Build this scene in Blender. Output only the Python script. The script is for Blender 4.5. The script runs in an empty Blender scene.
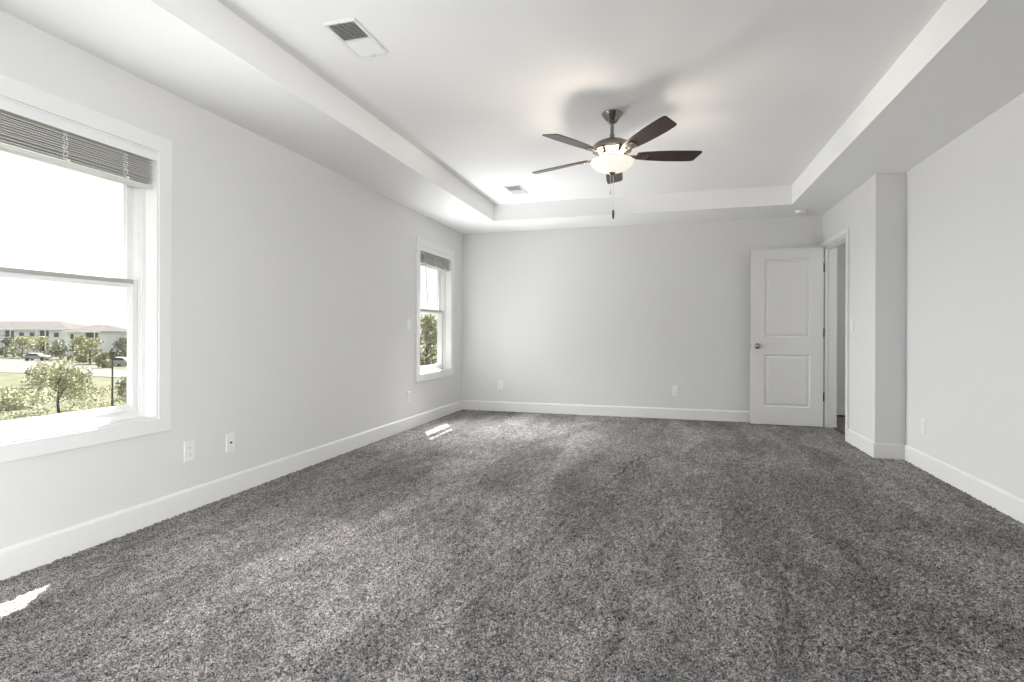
import bpy, bmesh, math, random
import numpy as np
from mathutils import Vector, Matrix

PI = math.pi
S = bpy.context.scene
COL = S.collection
rnd = random.Random(7)

# ------------------------------------------------------------------ camera
cam_d = bpy.data.cameras.new('camera')
cam = bpy.data.objects.new('camera', cam_d)
COL.objects.link(cam)
cam.location = (0, 0, 1.0646)
cam.matrix_world = (Matrix.Translation((0, 0, 1.0646)) @ Matrix.Rotation(0.2806, 4, 'Z')
                    @ Matrix.Rotation(PI / 2, 4, 'X') @ Matrix.Rotation(0.003, 4, 'Z'))
cam_d.sensor_fit = 'HORIZONTAL'
cam_d.sensor_width = 36.0
cam_d.lens = 540.9 / 1024 * 36.0
cam_d.shift_y = -8.06 / 1024
cam_d.clip_start = 0.05
cam_d.clip_end = 2000
S.camera = cam

# ------------------------------------------------------------------ sky, sun, daylight
W = bpy.data.worlds.new('sky')
S.world = W
W.use_nodes = True
wn = W.node_tree.nodes
wl = W.node_tree.links
bg = wn['Background']
tc = wn.new('ShaderNodeTexCoord')
sx = wn.new('ShaderNodeSeparateXYZ')
wr = wn.new('ShaderNodeValToRGB')
wl.new(tc.outputs['Generated'], sx.inputs[0])
wl.new(sx.outputs['Z'], wr.inputs[0])
wr.color_ramp.elements[0].position = 0.0
wr.color_ramp.elements[0].color = (0.965, 0.99, 0.985, 1)
wr.color_ramp.elements[1].position = 0.5
wr.color_ramp.elements[1].color = (1.0, 1.0, 1.0, 1)
wl.new(wr.outputs[0], bg.inputs['Color'])
bg.inputs['Strength'].default_value = 1.15

sun_d = bpy.data.lights.new('sun', 'SUN')
sun_d.energy = 30.0
sun_d.angle = math.radians(0.55)
sun_d.color = (1.0, 0.97, 0.92)
sun = bpy.data.objects.new('sun', sun_d)
COL.objects.link(sun)
sun.location = (-20, 30, 60)
sun.rotation_euler = Vector((0.395, -0.62, -1.0)).to_track_quat('-Z', 'Y').to_euler()


def area(name, loc, direction, sx_, sy_, power, color=(1, 1, 1), spread=180):
    d = bpy.data.lights.new(name, 'AREA')
    d.shape = 'RECTANGLE'
    d.size = sx_
    d.size_y = sy_
    d.energy = power
    d.color = color
    d.spread = math.radians(spread)
    o = bpy.data.objects.new(name, d)
    COL.objects.link(o)
    o.location = loc
    o.rotation_euler = Vector(direction).to_track_quat('-Z', 'Y').to_euler()
    return o


DAY = (0.985, 0.993, 1.0)
# daylight through the large near window: level, upward (bounced off the ground) and downward shares
area('window_daylight', (-2.550, 1.885, 1.28), (1, 0.5, 0), 0.30, 1.30, 4.0, DAY, 100)
area('window_daylight', (-2.700, 1.885, 1.15), (1, 0, 0), 0.90, 1.06, 10.0, DAY, 176)
area('window_upward_daylight', (-2.610, 1.885, 0.70), (1, 0, 1.6), 0.92, 0.20, 2.4, DAY, 78)
area('window_downward_daylight', (-2.610, 1.885, 1.45), (1, 0, -0.9), 0.92, 0.28, 9.0, DAY, 100)
# through the window by the corner
area('window_daylight', (-2.560, 6.14, 1.28), (1, -0.5, 0), 0.30, 1.30, 4.0, DAY, 110)
area('window_daylight', (-2.700, 6.10, 1.28), (1, 0, 0), 0.86, 1.30, 7.0, DAY, 175)
area('window_daylight', (-2.650, 5.86, 1.12), (1, -0.15, -0.12), 0.14, 0.95, 11.0, DAY, 160)
area('window_upward_daylight', (-2.610, 6.00, 0.70), (1, -0.2, 1.5), 0.85, 0.20, 5.0, DAY, 84)
area('window_upward_daylight', (-2.610, 5.98, 0.90), (1, -0.3, 0.8), 0.80, 0.20, 4.0, DAY, 110)
area('window_downward_daylight', (-2.610, 5.98, 1.45), (1, -0.6, -1.0), 0.80, 0.28, 42.0, DAY, 110)
# fill lamps at an unseen window added in the right wall behind the viewpoint
area('window_daylight', (1.60, -1.60, 1.33), (-1, 0.3, -0.26), 0.92, 1.20, 28.0, DAY, 108)
area('window_daylight', (1.60, -1.60, 1.33), (-1, 0.8, -0.2), 0.50, 1.20, 27.0, DAY, 80)
area('window_low_daylight', (1.60, -1.60, 1.33), (-1, -0.4, -0.2), 0.92, 1.20, 80.0, DAY, 120)

S.view_settings.view_transform = 'Standard'
S.view_settings.look = 'None'
S.view_settings.gamma = 1.0
S.view_settings.use_curve_mapping = False
S.view_settings.exposure = 0.08
try:
    S.cycles.use_denoising = True
    S.cycles.max_bounces = 12
    S.cycles.diffuse_bounces = 8
    S.cycles.transparent_max_bounces = 12
    S.cycles.sample_clamp_indirect = 8.0
    S.cycles.caustics_reflective = False
    S.cycles.caustics_refractive = False
except Exception:
    pass


# ------------------------------------------------------------------ materials
def srgb(r, g, b):
    f = lambda c: (c / 255 / 12.92) if c / 255 <= 0.04045 else ((c / 255 + 0.055) / 1.055) ** 2.4
    return (f(r), f(g), f(b), 1)


def mat(name, color, rough=0.5, metal=0.0, spec=0.5, bump=None, coat=0.0):
    m = bpy.data.materials.new(name)
    m.use_nodes = True
    nt = m.node_tree
    p = nt.nodes['Principled BSDF']
    c = tuple(color) if len(color) == 4 else tuple(color) + (1,)
    p.inputs['Base Color'].default_value = c
    p.inputs['Roughness'].default_value = rough
    p.inputs['Metallic'].default_value = metal
    p.inputs['Specular IOR Level'].default_value = spec
    if coat:
        p.inputs['Coat Weight'].default_value = coat
        p.inputs['Coat Roughness'].default_value = 0.12
    if bump:
        scale, strength, dist = bump
        t = nt.nodes.new('ShaderNodeTexCoord')
        n = nt.nodes.new('ShaderNodeTexNoise')
        n.inputs['Scale'].default_value = scale
        n.inputs['Detail'].default_value = 3
        b = nt.nodes.new('ShaderNodeBump')
        b.inputs['Strength'].default_value = strength
        b.inputs['Distance'].default_value = dist
        nt.links.new(t.outputs['Object'], n.inputs['Vector'])
        nt.links.new(n.outputs['Fac'], b.inputs['Height'])
        nt.links.new(b.outputs['Normal'], p.inputs['Normal'])
    return m


def var_mat(name, c1, c2, scale, rough=0.9, detail=4, lo=0.35, hi=0.65, spec=0.2, stretch=(1, 1, 1)):
    """two-tone noise colour"""
    m = mat(name, c1, rough, spec=spec)
    nt = m.node_tree
    t = nt.nodes.new('ShaderNodeTexCoord')
    mp = nt.nodes.new('ShaderNodeMapping')
    mp.inputs['Scale'].default_value = stretch
    n = nt.nodes.new('ShaderNodeTexNoise')
    n.inputs['Scale'].default_value = scale
    n.inputs['Detail'].default_value = detail
    r = nt.nodes.new('ShaderNodeValToRGB')
    r.color_ramp.elements[0].position = lo
    r.color_ramp.elements[1].position = hi
    r.color_ramp.elements[0].color = tuple(c1)[:3] + (1,)
    r.color_ramp.elements[1].color = tuple(c2)[:3] + (1,)
    nt.links.new(t.outputs['Object'], mp.inputs['Vector'])
    nt.links.new(mp.outputs['Vector'], n.inputs['Vector'])
    nt.links.new(n.outputs['Fac'], r.inputs['Fac'])
    nt.links.new(r.outputs['Color'], nt.nodes['Principled BSDF'].inputs['Base Color'])
    return m


M = {}
M['wall'] = mat('grey wall paint', (0.735, 0.735, 0.733), 0.75, spec=0.25, bump=(220, 0.06, 0.002))
M['ceiling'] = mat('white ceiling paint', (0.89, 0.89, 0.885), 0.85, spec=0.2, bump=(60, 0.12, 0.003))
M['trim'] = mat('white trim paint', (0.81, 0.81, 0.805), 0.42, spec=0.4)
M['door'] = mat('white door paint', (0.76, 0.755, 0.74), 0.4, spec=0.4)
M['vinyl'] = mat('white vinyl', (0.76, 0.76, 0.76), 0.35, spec=0.45)
M['plate'] = mat('white plastic', (0.84, 0.84, 0.83), 0.3, spec=0.5)
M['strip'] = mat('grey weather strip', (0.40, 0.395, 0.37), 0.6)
M['slot'] = mat('dark socket slot', (0.06, 0.06, 0.06), 0.6)
M['blind'] = mat('white blind slat', (0.66, 0.655, 0.64), 0.45, spec=0.4)
M['cord'] = mat('pale cord', (0.75, 0.74, 0.72), 0.8)
M['wand'] = mat('clear grey wand', (0.45, 0.45, 0.45), 0.3)
M['nickel'] = mat('brushed nickel', (0.30, 0.265, 0.23), 0.24, metal=1.0)
M['bronze'] = mat('dark hinge metal', (0.05, 0.042, 0.04), 0.4, metal=0.6)
M['knob'] = mat('satin nickel knob', (0.36, 0.34, 0.32), 0.25, metal=1.0)
M['duct'] = mat('dark duct lining', (0.05, 0.05, 0.05), 0.9)
M['louver'] = mat('white register enamel', (0.80, 0.80, 0.79), 0.4, spec=0.4)
M['hallfloor'] = var_mat('hall plank floor', (0.16, 0.145, 0.125), (0.24, 0.22, 0.19), 6, 0.5, stretch=(8, 1, 1))
M['fob'] = mat('dark wooden fob', (0.03, 0.02, 0.016), 0.4)
M['chain'] = mat('bead chain', (0.75, 0.74, 0.72), 0.35, metal=0.7)
M['smoke'] = mat('smoke detector plastic', (0.84, 0.83, 0.81), 0.4)

# walnut fan blades
m = var_mat('walnut veneer', (0.026, 0.012, 0.009), (0.050, 0.021, 0.015), 9, 0.34, detail=6, spec=0.5, stretch=(1, 14, 1))
m.node_tree.nodes['Principled BSDF'].inputs['Coat Weight'].default_value = 0.35
m.node_tree.nodes['Principled BSDF'].inputs['Coat Roughness'].default_value = 0.25
M['walnut'] = m

# lamp glass
m = bpy.data.materials.new('lit opal glass')
m.use_nodes = True
p = m.node_tree.nodes['Principled BSDF']
p.inputs['Base Color'].default_value = (0.9, 0.88, 0.84, 1)
p.inputs['Roughness'].default_value = 0.25
p.inputs['Emission Color'].default_value = (1.0, 0.90, 0.74, 1)
p.inputs['Emission Strength'].default_value = 0.6
M['opal'] = m

# clear window pane: mostly transmits, mirrors a little
m = bpy.data.materials.new('clear window glass')
m.use_nodes = True
nt = m.node_tree
nt.nodes.clear()
out = nt.nodes.new('ShaderNodeOutputMaterial')
mx = nt.nodes.new('ShaderNodeMixShader')
tr = nt.nodes.new('ShaderNodeBsdfTransparent')
tr.inputs['Color'].default_value = (0.97, 0.985, 0.98, 1)
gl = nt.nodes.new('ShaderNodeBsdfGlossy')
gl.inputs['Roughness'].default_value = 0.02
mx.inputs['Fac'].default_value = 0.05
nt.links.new(tr.outputs[0], mx.inputs[1])
nt.links.new(gl.outputs[0], mx.inputs[2])
nt.links.new(mx.outputs[0], out.inputs['Surface'])
M['glass'] = m

# outdoors
M['grass'] = var_mat('meadow grass', (0.0612, 0.0648, 0.036), (0.0972, 0.095, 0.0576), 0.35, 1.0, detail=8)
M['street'] = var_mat('pale concrete street', (0.0825, 0.078, 0.0735), (0.0975, 0.093, 0.0885), 0.2, 0.9)
M['leaf_olive'] = var_mat('olive leaves', (0.2923, 0.2974, 0.1915), (0.4637, 0.4637, 0.3125), 1.2, 0.9)
M['leaf_dark'] = var_mat('dark leaves', (0.167, 0.1775, 0.1305), (0.2819, 0.2871, 0.214), 1.2, 0.9)
M['leaf_pale'] = var_mat('pale leaves', (0.288, 0.2925, 0.171), (0.414, 0.4095, 0.27), 1.2, 0.9)
M['bark'] = mat('bark', (0.06, 0.05, 0.042), 0.9)
M['facade'] = var_mat('pale siding', (0.74, 0.75, 0.77), (0.80, 0.81, 0.83), 0.5, 0.9)
M['roof'] = var_mat('warm grey shingle roof', (0.0663, 0.0601, 0.0569), (0.0819, 0.0749, 0.0702), 1.0, 0.95)
M['pane'] = mat('dark window pane', (0.10, 0.105, 0.115), 0.25)
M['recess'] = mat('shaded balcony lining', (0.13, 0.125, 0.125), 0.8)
M['lamp_post'] = mat('dark lamp post', (0.03, 0.03, 0.03), 0.5)
M['car_white'] = mat('white car paint', (0.30, 0.30, 0.30), 0.3)
M['car_dark'] = mat('dark car glass', (0.03, 0.03, 0.035), 0.2)
M['siding'] = mat('outer siding', (0.5, 0.5, 0.49), 0.8)

# carpet: heathered grey yarn; large strokes where the pile lies another way
m = bpy.data.materials.new('grey cut pile carpet')
m.use_nodes = True
nt = m.node_tree
N = nt.nodes.new
L = nt.links.new
p = nt.nodes['Principled BSDF']
p.inputs['Roughness'].default_value = 1.0
p.inputs['Sheen Weight'].default_value = 0.22
p.inputs['Sheen Roughness'].default_value = 0.4
p.inputs['Specular IOR Level'].default_value = 0.0
t = N('ShaderNodeTexCoord')
n0 = N('ShaderNodeTexNoise')
n0.inputs['Scale'].default_value = 60
n0.inputs['Detail'].default_value = 2
L(t.outputs['Object'], n0.inputs['Vector'])
wv = N('ShaderNodeMix')
wv.data_type = 'VECTOR'
wv.inputs['Factor'].default_value = 0.012
L(t.outputs['Object'], wv.inputs['A'])
L(n0.outputs['Color'], wv.inputs['B'])
n1 = N('ShaderNodeTexVoronoi')
n1.inputs['Scale'].default_value = 250
L(wv.outputs['Result'], n1.inputs['Vector'])
sp = N('ShaderNodeSeparateColor')
L(n1.outputs['Color'], sp.inputs['Color'])
r1 = N('ShaderNodeValToRGB')
r1.color_ramp.elements[0].position = 0.05
r1.color_ramp.elements[1].position = 1.0
r1.color_ramp.elements[0].color = (0.050, 0.0475, 0.047, 1)
r1.color_ramp.elements[1].color = (0.46, 0.44, 0.435, 1)
el = r1.color_ramp.elements.new(0.5)
el.color = (0.18, 0.172, 0.170, 1)
L(sp.outputs[0], r1.inputs['Fac'])


def patches(rot, scale, dist, p0, p1, lo, hi):
    mp = N('ShaderNodeMapping')
    mp.inputs['Rotation'].default_value = (0, 0, math.radians(rot))
    mp.inputs['Scale'].default_value = scale
    L(t.outputs['Object'], mp.inputs['Vector'])
    n = N('ShaderNodeTexNoise')
    n.inputs['Scale'].default_value = 1.0
    n.inputs['Detail'].default_value = 7
    n.inputs['Roughness'].default_value = 0.62
    n.inputs['Distortion'].default_value = dist
    L(mp.outputs['Vector'], n.inputs['Vector'])
    r = N('ShaderNodeValToRGB')
    r.color_ramp.elements[0].position = p0
    r.color_ramp.elements[1].position = p1
    r.color_ramp.elements[0].color = (lo, lo, lo, 1)
    r.color_ramp.elements[1].color = (hi, hi * 0.995, hi * 0.985, 1)
    L(n.outputs['Fac'], r.inputs['Fac'])
    return r.outputs['Color']


def mult(a, c):
    mm = N('ShaderNodeMix')
    mm.data_type = 'RGBA'
    mm.blend_type = 'MULTIPLY'
    mm.inputs['Factor'].default_value = 1.0
    L(a, mm.inputs['A'])
    L(c, mm.inputs['B'])
    return mm.outputs['Result']


# broad worn areas and narrower vacuum strokes
colr = mult(r1.outputs['Color'], patches(-20, (1.5, 1.1, 1), 0.6, 0.40, 0.60, 0.86, 1.12))
colr = mult(colr, patches(-10, (4.2, 1.3, 1), 0.3, 0.44, 0.54, 0.86, 1.12))
colr = mult(colr, patches(35, (22, 13, 1), 0.8, 0.40, 0.60, 0.78, 1.20))
# straight-edged vacuum strokes, each with its pile laid its own way
mp = N('ShaderNodeMapping')
mp.inputs['Rotation'].default_value = (0, 0, math.radians(7))
mp.inputs['Scale'].default_value = (3.1, 0.62, 1)
wv2 = N('ShaderNodeMix')
wv2.data_type = 'VECTOR'
wv2.inputs['Factor'].default_value = 0.06
n5 = N('ShaderNodeTexNoise')
n5.inputs['Scale'].default_value = 9
n5.inputs['Detail'].default_value = 5
L(t.outputs['Object'], n5.inputs['Vector'])
L(t.outputs['Object'], wv2.inputs['A'])
L(n5.outputs['Color'], wv2.inputs['B'])
L(wv2.outputs['Result'], mp.inputs['Vector'])
vs = N('ShaderNodeTexVoronoi')
vs.inputs['Scale'].default_value = 1.0
vs.inputs['Randomness'].default_value = 0.75
L(mp.outputs['Vector'], vs.inputs['Vector'])
sp2 = N('ShaderNodeSeparateColor')
L(vs.outputs['Color'], sp2.inputs['Color'])
r5 = N('ShaderNodeValToRGB')
r5.color_ramp.elements[0].color = (0.80, 0.80, 0.80, 1)
r5.color_ramp.elements[1].color = (1.20, 1.195, 1.19, 1)
L(sp2.outputs[1], r5.inputs['Fac'])
colr = mult(colr, r5.outputs['Color'])
L(colr, p.inputs['Base Color'])
b = N('ShaderNodeBump')
b.inputs['Strength'].default_value = 0.6
b.inputs['Distance'].default_value = 0.006
n3 = N('ShaderNodeTexNoise')
n3.inputs['Scale'].default_value = 260
n3.inputs['Detail'].default_value = 2
L(t.outputs['Object'], n3.inputs['Vector'])
L(n3.outputs['Fac'], b.inputs['Height'])
L(b.outputs['Normal'], p.inputs['Normal'])
M['carpet'] = m


# ------------------------------------------------------------------ mesh helpers
def obj(name, bm, m, parent=None, bevel=0.0, smooth=False, seg=2, angle=None):
    bmesh.ops.recalc_face_normals(bm, faces=bm.faces)
    me = bpy.data.meshes.new(name)
    bm.to_mesh(me)
    bm.free()
    if isinstance(m, (list, tuple)):
        for x in m:
            me.materials.append(x)
    else:
        me.materials.append(m)
    o = bpy.data.objects.new(name, me)
    COL.objects.link(o)
    if parent is not None:
        o.parent = parent
    if smooth:
        for f in me.polygons:
            f.use_smooth = True
        if angle:
            try:
                me.set_sharp_from_angle(angle=math.radians(angle))
            except Exception:
                pass
    if bevel:
        md = o.modifiers.new('bevel', 'BEVEL')
        md.width = bevel
        md.segments = seg
        md.limit_method = 'ANGLE'
    return o


def tag(o, label=None, cat=None, group=None, kind=None):
    if label:
        o['label'] = label
    if cat:
        o['category'] = cat
    if group:
        o['group'] = group
    if kind:
        o['kind'] = kind
    return o


def empty(name, loc=(0, 0, 0), rz=0.0):
    o = bpy.data.objects.new(name, None)
    COL.objects.link(o)
    o.location = loc
    o.rotation_euler = (0, 0, rz)
    o.empty_display_size = 0.05
    return o


def struct(name, bm, m, label, cat, parent=None, **k):
    o = obj(name, bm, m, parent, **k)
    return tag(o, label, cat, None, 'structure')


def box(bm, x0, y0, z0, x1, y1, z1, mi=0, rot=None):
    vs = [bm.verts.new(v) for v in ((x0, y0, z0), (x1, y0, z0), (x1, y1, z0), (x0, y1, z0),
                                    (x0, y0, z1), (x1, y0, z1), (x1, y1, z1), (x0, y1, z1))]
    if rot is not None:
        for v in vs:
            v.co = rot @ v.co
    fs = []
    for q in ((0, 3, 2, 1), (4, 5, 6, 7), (0, 1, 5, 4), (1, 2, 6, 5), (2, 3, 7, 6), (3, 0, 4, 7)):
        f = bm.faces.new([vs[i] for i in q])
        f.material_index = mi
        fs.append(f)
    return vs


def boxes(*bs):
    bm = bmesh.new()
    for q in bs:
        box(bm, *q)
    return bm


def quad(bm, *pts):
    return bm.faces.new([bm.verts.new(q) for q in pts])


def prism(bm, poly, axis, a, b):
    """extrude a closed 2-D outline along an axis ('x','y','z')"""
    def mk(p, t):
        if axis == 'x':
            return (t, p[0], p[1])
        if axis == 'y':
            return (p[0], t, p[1])
        return (p[0], p[1], t)
    A = [bm.verts.new(mk(q, a)) for q in poly]
    B = [bm.verts.new(mk(q, b)) for q in poly]
    n = len(poly)
    bm.faces.new(A[::-1])
    bm.faces.new(B)
    for i in range(n):
        j = (i + 1) % n
        bm.faces.new([A[i], A[j], B[j], B[i]])


def lathe(bm, prof, seg=32, c=(0, 0, 0), axis='z', close=True):
    rings = []
    for r, h in prof:
        ring = []
        for k in range(seg):
            a = 2 * PI * k / seg
            u, v = r * math.cos(a), r * math.sin(a)
            if axis == 'z':
                q = (c[0] + u, c[1] + v, c[2] + h)
            elif axis == 'y':
                q = (c[0] + u, c[1] + h, c[2] + v)
            else:
                q = (c[0] + h, c[1] + u, c[2] + v)
            ring.append(bm.verts.new(q))
        rings.append(ring)
    for A, B in zip(rings, rings[1:]):
        for k in range(seg):
            j = (k + 1) % seg
            bm.faces.new([A[k], A[j], B[j], B[k]])
    if close:
        bm.faces.new(rings[0])
        bm.faces.new(rings[-1][::-1])


def tube(bm, pts, r, seg=8):
    pts = [Vector(q) for q in pts]
    rs = r if isinstance(r, (list, tuple)) else [r] * len(pts)
    rings = []
    for i, q in enumerate(pts):
        d = (pts[min(i + 1, len(pts) - 1)] - pts[max(i - 1, 0)]).normalized()
        up = Vector((0, 0, 1)) if abs(d.z) < 0.9 else Vector((1, 0, 0))
        a = d.cross(up).normalized()
        b_ = d.cross(a).normalized()
        rings.append([bm.verts.new(q + (a * math.cos(2 * PI * k / seg) + b_ * math.sin(2 * PI * k / seg)) * rs[i])
                      for k in range(seg)])
    for A, B in zip(rings, rings[1:]):
        for k in range(seg):
            j = (k + 1) % seg
            bm.faces.new([A[k], A[j], B[j], B[k]])
    bm.faces.new(rings[0])
    bm.faces.new(rings[-1][::-1])


def ring_yz(bm, o, i, x0, x1):
    """rectangular frame in the Y-Z plane; o, i = (y0, z0, y1, z1)"""
    def c(r, x):
        return [bm.verts.new((x, *q)) for q in ((r[0], r[1]), (r[2], r[1]), (r[2], r[3]), (r[0], r[3]))]
    oa, ob, ia, ib = c(o, x0), c(o, x1), c(i, x0), c(i, x1)
    for k in range(4):
        j = (k + 1) % 4
        bm.faces.new([oa[k], oa[j], ia[j], ia[k]])
        bm.faces.new([ob[k], ib[k], ib[j], ob[j]])
        bm.faces.new([oa[k], ob[k], ob[j], oa[j]])
        bm.faces.new([ia[k], ia[j], ib[j], ib[k]])


# ------------------------------------------------------------------ room dimensions (metres)
XL, YB, XR, YJ, XD = -2.747, 7.036, 1.938, 5.335, 1.714
TL, TB, TR, TF = -2.067, 6.343, 1.263, -2.9
ZS, ZT, YR = 2.44, 2.643, -3.6
XO = -2.925                    # outer face of the left wall
ZTOP = 2.75
WIN = [(1.413, 2.357), (5.668, 6.612)]    # clear openings in the left wall
WZ0, WZ1 = 0.58, 2.07
DY0, DY1, DZ = 6.090, 6.918, 2.055                           # doorway in the right-hand return wall
HX = XD + 0.12
HB, HR = 7.93, 3.10

# walls
bm = bmesh.new()
ys = [YR]
for a, b_ in sorted(WIN):
    ys += [a, b_]
ys.append(YB + 0.12)
for k in range(len(ys) - 1):
    a, b_ = ys[k], ys[k + 1]
    if k % 2 == 0:
        box(bm, XO, a, -0.15, XL, b_, ZTOP)
    else:
        box(bm, XO, a, -0.15, XL, b_, WZ0)
        box(bm, XO, a, WZ1, XL, b_, ZTOP)
bmesh.ops.remove_doubles(bm, verts=bm.verts, dist=1e-5)
struct('wall_left', bm, M['wall'], 'long pale grey wall with the two windows', 'wall')
struct('wall_back', boxes((XL, YB, -0.15, XD, YB + 0.12, ZTOP)), M['wall'],
       'pale grey far wall behind the open white door', 'wall')
struct('wall_right', boxes((XR, YR, -0.15, XR + 0.178, -2.072, ZTOP), (XR, -1.128, -0.15, XR + 0.178, YJ, ZTOP),
                           (XR, -2.072, -0.15, XR + 0.178, -1.128, WZ0), (XR, -2.072, WZ1, XR + 0.178, -1.128, ZTOP)), M['wall'],
       'plain pale grey wall at the right edge of the photo', 'wall')
struct('wall_jog', boxes((HX, YJ, -0.15, XR + 0.178, YJ + 0.12, ZTOP)), M['wall'],
       'narrow grey wall strip where the right wall steps in', 'wall')
struct('wall_doorway', boxes((XD, YJ, -0.15, HX, DY0, ZTOP), (XD, DY1, -0.15, HX, YB + 0.12, ZTOP),
                             (XD, DY0, DZ, HX, DY1, ZTOP)), M['wall'],
       'grey wall with the doorway and light switch', 'wall')
struct('wall_rear', boxes((XO, YR - 0.178, -0.15, XR + 0.178, YR, ZTOP)), M['wall'],
       'grey wall behind the viewpoint', 'wall')
# hall beyond the doorway
struct('wall_hall', boxes((HX, HB, -0.15, HR, HB + 0.1, ZTOP), (HR, YJ + 0.12, -0.15, HR + 0.1, HB + 0.1, ZTOP),
                          (HX - 0.02, YB + 0.12, -0.15, HX, HB, ZTOP)), M['wall'],
       'grey hallway wall seen through the doorway', 'wall')
struct('floor_hall', boxes((HX, YJ + 0.12, -0.15, HR, HB, -0.004)), M['hallfloor'],
       'brown plank hallway floor beyond the doorway', 'floor')
struct('ceiling_hall', boxes((HX, YJ + 0.12, 2.44, HR, HB, 2.54)), M['ceiling'],
       'hallway ceiling beyond the doorway', 'ceiling')
struct('baseboard_hall', boxes((HX, HB - 0.014, 0.012, HR, HB, 0.142)), M['trim'],
       'white hallway baseboard seen through the doorway', 'baseboard', bevel=0.003)
struct('trim_4', boxes((HX + 0.002, HB - 0.022, -0.004, HR, HB, 0.012)), M['bronze'],
       'dark strip along the foot of the hallway wall', 'trim')
struct('trim_5', boxes((XD + 0.085, DY0 + 0.02, -0.006, HX + 0.012, DY1 - 0.02, 0.006)), M['bronze'],
       'dark threshold strip in the doorway', 'threshold')

# tray ceiling: lower border, upright faces and raised centre in one shell
bm = bmesh.new()
o4 = [(XO, YR - 0.178), (XR + 0.178, YR - 0.178), (XR + 0.178, YB + 0.12), (XO, YB + 0.12)]
i4 = [(TL, TF), (TR, TF), (TR, TB), (TL, TB)]
vo = [bm.verts.new((x, y, ZS)) for x, y in o4]
vi = [bm.verts.new((x, y, ZS)) for x, y in i4]
vt = [bm.verts.new((x, y, ZT)) for x, y in i4]
ut = [bm.verts.new((x, y, ZTOP)) for x, y in o4]
for k in range(4):
    j = (k + 1) % 4
    bm.faces.new([vo[k], vo[j], vi[j], vi[k]])
    bm.faces.new([vi[k], vi[j], vt[j], vt[k]])
    bm.faces.new([vo[k], vo[j], ut[j], ut[k]])
bm.faces.new(vt)
bm.faces.new(ut[::-1])
struct('ceiling', bm, M['ceiling'], 'white tray ceiling with a raised centre and lower border', 'ceiling')

# ------------------------------------------------------------------ carpet
GX0, GX1, GY0, GY1 = XL - 0.02, XR + 0.02, 0.9, YB + 0.02
STEP = 0.0044
nx, ny = int((GX1 - GX0) / STEP), int((GY1 - GY0) / STEP)
gen = np.random.default_rng(3)


def blur(a, n=1):
    for _ in range(n):
        a = (a + np.roll(a, 1, 0) + np.roll(a, -1, 0)) / 3
        a = (a + np.roll(a, 1, 1) + np.roll(a, -1, 1)) / 3
    return a


gx = np.linspace(GX0, GX1, nx)
gy = np.linspace(GY0, GY1, ny)
X, Y = np.meshgrid(gx, gy)
X = X + gen.uniform(-0.3, 0.3, X.shape) * STEP
Y = Y + gen.uniform(-0.3, 0.3, Y.shape) * STEP
h1 = gen.uniform(-1, 1, X.shape)
h2 = blur(gen.uniform(-1, 1, X.shape), 1)
h2 /= h2.std()
h3 = blur(gen.uniform(-1, 1, X.shape), 2)
h3 /= h3.std()
h4 = blur(gen.uniform(-1, 1, X.shape), 9)
h4 /= h4.std()
Z = 0.0014 * h1 + 0.0024 * h2 + 0.0004 * h3 - 0.0038 * np.clip(-h2 - 0.7 + 0.35 * h4, 0, 1.2) - 0.001
# creases and stroke edges pressed into the pile: (x0, y0, x1, y1, depth, width)
creases = [(-2.15, 2.95, -1.62, 3.25, 0.014, 0.012), (-1.62, 3.25, -1.30, 3.12, 0.012, 0.012), (-1.30, 3.12, -0.9, 3.05, 0.010, 0.012),
           (-1.35, 2.25, -1.22, 3.05, 0.010, 0.010), (-0.95, 2.05, -0.90, 2.95, 0.012, 0.010), (-1.65, 1.9, -1.55, 2.6, 0.010, 0.010),
           (-0.62, 2.1, -0.55, 3.2, 0.011, 0.011), (-0.18, 1.8, -0.02, 3.4, 0.010, 0.010), (-0.45, 3.6, -0.2, 4.9, 0.010, 0.012),
           (-1.2, 3.6, -0.95, 4.6, 0.010, 0.012), (0.9, 3.25, 1.35, 3.5, 0.012, 0.012), (0.62, 3.15, 0.9, 3.05, 0.012, 0.012),
           (1.35, 3.1, 1.7, 3.25, 0.010, 0.012), (0.3, 4.7, 0.75, 4.75, 0.010, 0.012), (1.0, 4.3, 1.3, 4.75, 0.010, 0.012),
           (-2.3, 4.2, -1.9, 4.35, 0.010, 0.012), (-1.9, 4.35, -1.5, 4.3, 0.010, 0.012), (0.35, 1.9, 0.6, 3.0, 0.008, 0.012)]
for x0, y0, x1, y1, dp, wd in creases:
    dx, dy = x1 - x0, y1 - y0
    l2 = dx * dx + dy * dy
    tt = np.clip(((X - x0) * dx + (Y - y0) * dy) / l2, 0, 1)
    wob = 0.012 * np.sin(9 * tt * math.sqrt(l2) * 3 + x0 * 7)
    d = np.hypot(X - x0 - tt * dx + wob * -dy / math.sqrt(l2), Y - y0 - tt * dy + wob * dx / math.sqrt(l2))
    Z -= 0.85 * dp * np.exp(-(d / wd) ** 2)
co = np.stack([X, Y, Z], -1).reshape(-1, 3)
idx = np.arange(nx * ny).reshape(ny, nx)
fc = np.stack([idx[:-1, :-1], idx[:-1, 1:], idx[1:, 1:], idx[1:, :-1]], -1).reshape(-1, 4)
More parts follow.
